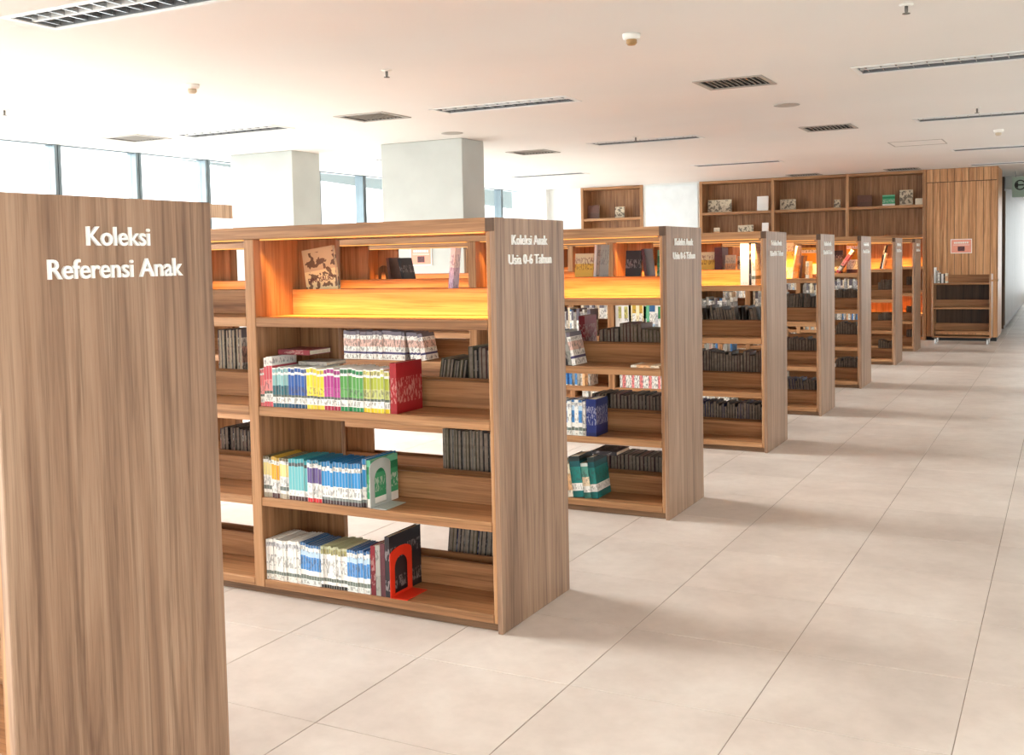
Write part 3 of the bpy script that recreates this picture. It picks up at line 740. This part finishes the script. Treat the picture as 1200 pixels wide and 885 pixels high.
rear(0, -1.78, -1.45, 'C', .024, .21, 'third shelf left bay', 0.0, ['manga', 'black', 'charcoal'])

# --- second case
y2 = ROWS[1]
row_fill(-2.16, -1.70, y2 + .012, zB, ['manga'], .025, .178, .14, '{o} white patterned comic book from left, second shelf, middle bay, %s' % CN[1], 'white comic books, second case')
row_fill(-1.655, -1.54, y2 + .012, zB, ['manga'], .026, .17, .14, '{o} white patterned comic book leaning at the end of its row', 'leaning comic books, second case', lean=-0.2)
row_fill(-2.14, -1.88, y2 + .012, zC, ['sketch', 'black', 'peach'], .03, .21, .16, '{o} picture book from left, third shelf, middle bay, %s' % CN[1], 'third shelf books, second case middle bay', lean=-.08)
for k, (key, nm, ln, h) in enumerate((('deepteal', 'teal', -.2, .21), ('navy', 'dark blue', -.2, .2), ('black', 'black', -.2, .2), ('grey', 'grey', -.2, .2), ('manga', 'white patterned', -.2, .19))):
    book(-.665 + k * .0235, y2 + .015, zB, .022, .16, h, key, '%s book leaning left on second shelf of the %s' % (nm, CN[1]), None, lean=ln)
book(-.225, y2 + .03, zB, .012, .16, .165, 'peach', 'cream book lying flat on second shelf of the second bookcase', None, lean=math.pi / 2 - .0001)
book(-.700, y2 + .40, zB, .04, .18, .26, 'maroon', 'tall dark red book behind the rail, second shelf of %s' % CN[1], None, yaw=0)
row_fill(-.72, -.495, y2 + .012, zC, ['whiteblue', 'white'], .024, .198, .16, '{o} white and blue spined volume from left, third shelf, %s' % CN[1], 'white and blue volumes, second case')
book(-.490, y2 + .014, zC, .060, .17, .21, 'navy', 'thick navy blue box volume on third shelf of second bookcase', None)
for k, (key, nm, ln, h, t) in enumerate((('mint', 'mint and white', -.12, .20, .04), ('peach', 'cream and peach', -.12, .19, .035), ('deepteal', 'dark teal', -.12, .235, .065), ('mint', 'mint and cream', -.12, .20, .042), ('deepteal', 'teal green', -.12, .235, .04))):
    book(-.66 + sum((.0408, .0358, .066, .0429)[:k]), y2 + .015 + .006 * k, zD, t, .19, h, key, '%s thick book slumped on bottom shelf of %s%s' % (nm, CN[1], ', last' if k == 4 else ''), None, lean=ln)
book(-.475, y2 + .05, zD + .252, .022, .2, .15, 'black', 'black book lying on top of the slumped teal books', None, lean=math.pi / 2 - .0001)
rear(1, -.57, -.445, 'B', .024, .185, 'second shelf right bay', 0, ['plum', 'charcoal', 'brown'])
rear(1, -.44, -.305, 'B', .024, .215, 'second shelf right bay', 0, ['olive', 'brown', 'plum', 'brown'])
rear(1, -.30, -.12, 'B', .022, .182, 'second shelf right bay', 0, ['olive'])
rear(1, -.65, -.555, 'C', .02, .19, 'third shelf right bay', 0.14, ['charcoal', 'black'])
rear(1, -.51, -.12, 'C', .022, .19, 'third shelf right bay', 0, ['black', 'charcoal', 'plum'])
rear(1, -.56, -.12, 'D', .024, .19, 'bottom shelf right bay', 0, ['charcoal', 'plum', 'black'])
def facing(x, y, z, w, h, t, key, label, tilt=.12, group=None):
    """picture book shown cover-on towards -Y"""
    r = book(x, y, z, t, w, h, key, label, group)
    r.matrix_world = Matrix.Translation((x, y, z + .001)) @ Matrix.Rotation(-tilt, 4, 'X') @ Matrix.Rotation(-math.pi / 2, 4, 'Z')
    return r
facing(-.735, y2 + .43, zA, .12, .25, .012, 'sun', 'yellow picture book facing out on lit shelf of the second bookcase')
book(-.605, y2 + .40, zA, .016, .14, .30, 'plainwhite', 'tall white book leaning on lit shelf of the second bookcase', None, lean=.06)
book(-.585, y2 + .40, zA, .018, .14, .30, 'grey', 'grey and white book leaning on lit shelf of the second bookcase', None, lean=.06)
facing(-.40, y2 + .42, zA, .095, .26, .02, 'black', 'black picture book facing out on lit shelf of the second bookcase')
book(-.262, y2 + .40, zA, .018, .14, .27, 'plum', 'plum book leaning left on lit shelf of the second bookcase', None, lean=-.12)
facing(-.225, y2 + .47, zA, .13, .262, .012, 'emerald', 'white and green picture book facing out on the second bookcase')
bookend(-2.13, y2 + .375, zA, .12, .20, wood_plank, 'small arched wooden bookend on lit shelf of the second bookcase')
book(-2.05, y2 + .40, zA, .02, .14, .25, 'brown', 'brown book leaning on the arched wooden bookend', None, lean=-.14)
book(-1.94, y2 + .40, zA, .02, .14, .25, 'black', 'dark book leaning on lit shelf of second bookcase middle bay', None, lean=-.22)

# --- third case
y3 = ROWS[2]
row_fill_far(-1.17, -1.06, y3 + .012, zB, ['plainwhite', 'lime'], .026, .25)
row_fill_far(-1.06, -.94, y3 + .012, zB, ['sun', 'orange'], .026, .25)
row_fill_far(-.94, -.64, y3 + .012, zB, ['green', 'emerald', 'whiteblue', 'whiteblue', 'white'], .024, .24)
row_fill_far(-1.14, -.70, y3 + .012, zC, ['manga', 'rose', 'white'], .024, .2)
rear(2, -.72, -.105, 'B', .026, .21, 'second shelf', -.16, ['charcoal', 'black', 'grey', 'charcoal'])
rear(2, -.72, -.105, 'C', .022, .255, 'third shelf', 0, ['charcoal', 'black', 'plum', 'charcoal'])
rear(2, -.72, -.105, 'D', .022, .22, 'bottom shelf', 0, ['charcoal', 'black', 'navy'])
for k in range(3):
    book(-.70 + k * .03, y3 + .02, zD, .016, .15, .17, ['plainwhite', 'grey', 'white'][k], ['white', 'grey', 'white printed'][k] + ' thin book tipped over on bottom shelf of the third bookcase', None, lean=-.45)
book(-.205, y3 + .06, zA, .062, .17, .305, 'plainwhite', 'thick white folder on lit shelf of the third bookcase', None)
book(-.140, y3 + .06, zA, .014, .17, .31, 'black', 'thin black folder between white folders on third bookcase', None)
book(-.124, y3 + .06, zA, .028, .17, .30, 'white', 'white printed folder right of the thin black folder', None)
facing(-.695, y3 + .46, zA, .18, .245, .03, 'sun', 'yellow patterned box book facing out on the third bookcase')
book(-.50, y3 + .40, zA, .06, .16, .28, 'plum', 'dark plum book on lit shelf of the third bookcase', None)
facing(-.43, y3 + .44, zA, .08, .22, .015, 'peach', 'peach picture book facing out on lit shelf of third bookcase')
facing(-.335, y3 + .44, zA, .10, .21, .015, 'sketch', 'brown sketch picture book facing out on third bookcase')

# --- fourth case and on
y4 = ROWS[3]
facing(-.42, y4 + .20, zA, .14, .32, .012, 'sun', 'pale yellow picture book facing out on the fourth bookcase', tilt=.05)
book(-.27, y4 + .06, zA, .014, .17, .29, 'peach', 'thin cream book leaning right on the fourth bookcase', None, lean=.14)
facing(-.215, y4 + .23, zA, .15, .27, .012, 'orange', 'orange and yellow picture book facing out on fourth bookcase', tilt=.05)
book(-.20, y4 + .04, zA, .02, .15, .20, 'brown', 'short brown book leaning on lit shelf of fourth bookcase', None, lean=.12)
book(-.14, y4 + .04, zA, .03, .15, .15, 'peach', 'small peach book on lit shelf of the fourth bookcase', None)
rear(3, -.46, -.105, 'B', .026, .225, 'second shelf', 0.08, ['charcoal', 'black', 'grey'])
rear(3, -.46, -.105, 'C', .026, .22, 'third shelf', 0.0, ['charcoal', 'black', 'plum'])
rear(3, -.46, -.105, 'D', .026, .2, 'bottom shelf', -.1, ['black', 'charcoal', 'navy'])
y5, y6, y7 = ROWS[4:7]
facing(-.33, y5 + .22, zA, .10, .24, .015, 'black', 'black picture book facing out on lit shelf of fifth bookcase', tilt=.1)
book(-.27, y5 + .05, zA, .03, .15, .28, 'rose', 'pink book slanted strongly right on the fifth bookcase', None, lean=.6)
facing(-.19, y5 + .235, zA, .13, .31, .012, 'orange', 'orange picture book facing out on lit shelf of fifth bookcase', tilt=.04)
book(-.20, y6 + .06, zA, .02, .16, .30, 'black', 'black book leaning right on lit shelf of sixth bookcase', None, lean=.2)
book(-.175, y6 + .055, zA, .012, .15, .2, 'plainwhite', 'white booklet leaning on the black book of sixth bookcase', None, lean=.2)
rear(4, -.34, -.105, 'B', .028, .2, 'second shelf', 0, ['black', 'charcoal', 'grey'])
rear(4, -.34, -.105, 'C', .028, .23, 'third shelf', 0, ['black', 'charcoal'])
rear(4, -.34, -.105, 'D', .028, .2, 'bottom shelf', 0, ['black', 'charcoal'])
rear(5, -.27, -.105, 'B', .028, .23, 'second shelf', 0, ['charcoal', 'grey', 'brown'])
rear(5, -.27, -.105, 'C', .028, .2, 'third shelf', 0, ['black', 'grey'])
rear(5, -.27, -.105, 'D', .028, .2, 'bottom shelf', 0, ['charcoal', 'black'])
rear(6, -.17, -.105, 'B', .03, .22, 'second shelf', 0, ['black', 'charcoal'])
rear(6, -.17, -.105, 'C', .03, .2, 'third shelf', 0, ['black', 'charcoal'])
rear(6, -.17, -.105, 'D', .03, .2, 'bottom shelf', 0, ['black', 'charcoal'])

# the remaining small, hidden-away books of the far bookcases: one uncountable mass
st = FAR; stm = [BK[k] for k in ('manga', 'white', 'peach', 'grey', 'whiteblue')]
for i in range(1, 7):
    for tier, hh in (('B', .2), ('C', .2), ('D', .2)):
        runs = [(-1.15, -.80)] if i >= 3 else []
        if i >= 2: runs += [(-2.30, -1.40)]
        for x0, x1 in runs:
            x = x0
            while x < x1:
                t = random.uniform(.016, .03); h = hh * random.uniform(.9, 1.1)
                st.xbox(Matrix.Translation((x, ROWS[i] + .012 + random.uniform(0, .02), ZT[tier] + .0005)), t - .001, .16, h, random.choice(stm)); x += t
tag(obj('book_rows', st.mesh('book_rows')), 'small white and grey books on the shelves of the far bookcases', 'books', kind='stuff')
print('BOOKS', BOOKS)

# ------------------------------------------------------------------ wall niches with shelves
def niche(name, label, x0, x1, ups, zs, lit=()):
    t = empty(name, (x0, YB, 0)); tag(t, label, 'shelving')
    w = x1 - x0
    obj('back_board', MB().box(.0, w, BD - .02, BD - .002, 0, CEIL - .002).mesh('back_board'), wood_v, t)
    for u in ups: obj('upright', bevelled('upright', u - x0, u - x0 + .05, -.03, BD - .021, 0, CEIL - .002), wood_v, t)
    for a, b in zip(ups, ups[1:]):
        for z in zs: obj('shelf', bevelled('shelf', a - x0 + .0506, b - x0 - .0006, -.02, BD - .0215, z - .045, z), wood_x, t)
        for z in lit:
            obj('led_strip', bevelled('led_strip', a - x0 + .06, b - x0 - .01, .03, .045, z - .052, z - .0455, .001), led_mat, t)
            o = bpy.data.objects.new('led_beam', led_light(LED)); COL.objects.link(o); o.parent = t; o.location = ((a + b) / 2 + .025 - x0, .037, z - .054); o.rotation_euler = (math.radians(25), 0, 0)
    return t
niche('wall_shelving', 'wide wooden wall shelving with three bays left of the plank wall', -3.80, -.09, (-3.80, -2.545, -1.325, -.1401), (.05, .42, .80, 1.18, 1.68, 2.165, CEIL - .003), lit=(1.68, .80))
niche('wall_niche', 'narrow wooden wall niche between the white wall panels', -6.06, -4.85, (-6.06, -4.90), (.05, .8, 1.45, 2.14, CEIL - .003))
def frame_pic(x, w, h, z, key, label, y=YB + .16):
    facing(x, y, z, w, h, .03, key, label, tilt=.10, group='books shown on the wall shelves')
for x, w, h, z, key, lb in ((-3.70, .42, .22, 2.165, 'sketch', 'wide sepia picture book on left bay of the wall shelving'), (-2.83, .19, .25, 2.165, 'plainwhite', 'blank white book on left bay of wall shelving'),
        (-2.435, .26, .175, 2.165, 'sketch', 'sepia picture book on middle bay of wall shelving'), (-1.54, .10, .135, 2.165, 'sketch', 'tiny picture book at right of the middle shelving bay'),
        (-1.17, .23, .19, 2.165, 'brown', 'brown picture book on right bay of wall shelving'), (-.775, .19, .175, 2.165, 'emerald', 'green picture book on right bay of wall shelving'),
        (-.51, .20, .245, 2.165, 'sketch', 'tall sepia picture book right of the green one on wall shelving'), (-3.60, .10, .22, 1.68, 'peach', 'small cream book on lower left shelf of wall shelving'),
        (-3.17, .27, .25, 1.68, 'sketch', 'white sketch book on lower left shelf of wall shelving'), (-2.75, .11, .28, 1.68, 'plainwhite', 'white upright book on lower left shelf of wall shelving'),
        (-6.0, .23, .25, 2.14, 'brown', 'brown framed picture book in the narrow wall niche'), (-5.45, .18, .2, 2.14, 'sketch', 'pale picture book at right of the narrow wall niche')):
    frame_pic(x, w, h, z, key, lb)
tag(obj('document_box', bevelled('document_box', -.26, -.15, YB + .05, YB + .3, 2.1655, 2.265, .003), page_mat), 'flat cream document box at right end of the wall shelving', 'box')

# ------------------------------------------------------------------ notices
def notice(x, y, z, w, h, label):
    t = empty('notice', (x, y, z)); tag(t, label, 'notice', 'salmon notices')
    obj('sheet', MB().box(0, w, -.004, -.0005, 0, h).mesh('sheet'), salmon, t)
    b = ring_box(MB(), 0, w, 0, h, .012, 0, .001); b.v = [(a, -.0055 + c, bb) for a, bb, c in b.v]
    obj('border', b.mesh('border'), paper_white, t)
    m = MB()
    for k in range(7): m.box(w * (.16 + .1 * k), w * (.16 + .1 * k + .075), -.0056, -.0042, h * .68, h * .80)
    for k in range(2): m.box(w * .12, w * .88, -.0056, -.0042, h * (.60 - .05 * k), h * (.615 - .05 * k))
    obj('print_lines', m.mesh('print_lines'), paper_white, t)
    obj('picture', MB().box(w * .34, w * .66, -.0058, -.0042, h * .16, h * .48).mesh('picture'), dark_print, t)
notice(.27, YB, 1.375, .31, .225, 'salmon notice with dark picture on the plank wall')
notice(-4.374, 6.13, 1.387, .275, .206, 'salmon notice on the right plaster column')

# ------------------------------------------------------------------ book trolley
tx0, tx1, ty0, ty1 = .07, .90, 13.80, 14.22
t = empty('book_trolley', (tx0, ty0, 0)); tag(t, 'wooden book trolley on white casters before the plank wall', 'trolley')
w, d = tx1 - tx0, ty1 - ty0
for x in (0, w - .025): obj('side_panel', bevelled('side_panel', x, x + .025, 0, d, .10, 1.06), wood_v, t)
for z in (.12, .20, .56, .93): obj('shelf', bevelled('shelf', .0255, w - .0255, .005, d - .005, z - .025 if z > .12 else z - .02, z), wood_x, t)
for z in (.2003, .5603): obj('back_rail', bevelled('back_rail', .0255, w - .0255, d / 2, d / 2 + .015, z, z + .11), wood_x, t)
obj('back_rail', bevelled('back_rail', .0255, w - .0255, d / 2, d / 2 + .015, .9303, 1.05), wood_x, t)
obj('back_board', MB().box(.0255, w - .0255, d - .02, d - .006, .2003, .905).mesh('back_board'), wood_dark, t)
hd = obj('handle', MB().box(w, w + .09, .03, .05, .95, .975).box(w, w + .09, d - .05, d - .03, .95, .975).box(w + .07, w + .09, .05, d - .05, .95, .975).mesh('handle'), wood_edge, t)
wh = lathe('wheel', [(.012, -.014), (.036, -.012), (.04, 0), (.036, .012), (.012, .014)], 18); wh.materials.append(caster_white)
fk = MB().box(-.018, -.0145, -.02, .02, .03, .085).box(.0145, .018, -.02, .02, .03, .085).box(-.018, .018, -.02, .02, .085, .0995).mesh('fork'); fk.materials.append(brass)
for x in (.05, w - .05):
    for y in (.05, d - .05):
        f = obj('caster', fk, None, t, (x, y, 0)); obj('wheel', wh, None, f, (0, 0, .0405), (0, math.pi / 2, 0))
xk = tx0 + .03
for k, (tt, h, key, nm) in enumerate(((.022, .24, 'plainwhite', 'tall white'), (.03, .19, 'grey', 'grey'), (.028, .16, 'white', 'white printed'), (.02, .14, 'charcoal', 'charcoal'), (.03, .14, 'plainwhite', 'short white'), (.022, .14, 'black', 'black'), (.03, .15, 'peach', 'cream'))):
    book(xk, ty0 + .02, .93, tt, .16, h, key, nm + ' book in the row on top of the book trolley', None); xk += tt + .001
# ------------------------------------------------------------------ hanging sign in the corridor
t = empty('exit_sign', (1.08, 16.0, 2.28)); tag(t, 'grey green hanging sign with round black left arrow in corridor', 'sign')
obj('panel', bevelled('panel', 0, .45, 0, .03, 0, .33, .004), sign_grey, t)
obj('hanger', MB().box(.05, .06, .01, .02, .33, CEIL - 2.28 - .001).box(.39, .40, .01, .02, .33, CEIL - 2.28 - .001).mesh('hanger'), brass, t)
n = 24
ro = [(.12 + .085 * math.cos(2 * math.pi * k / n), .2 + .085 * math.sin(2 * math.pi * k / n)) for k in range(n)]
ri = [(.12 + .065 * math.cos(2 * math.pi * k / n), .2 + .065 * math.sin(2 * math.pi * k / n)) for k in range(n)]
obj('ring_mark', prism('ring_mark', ro, .002, ri), caster_black, t, (0, -.0021, 0))
obj('arrow_mark', prism('arrow_mark', [(.03, .2), (.09, .255), (.09, .212), (.175, .212), (.175, .188), (.09, .188), (.09, .145)], .002), caster_black, t, (0, -.0042, 0))
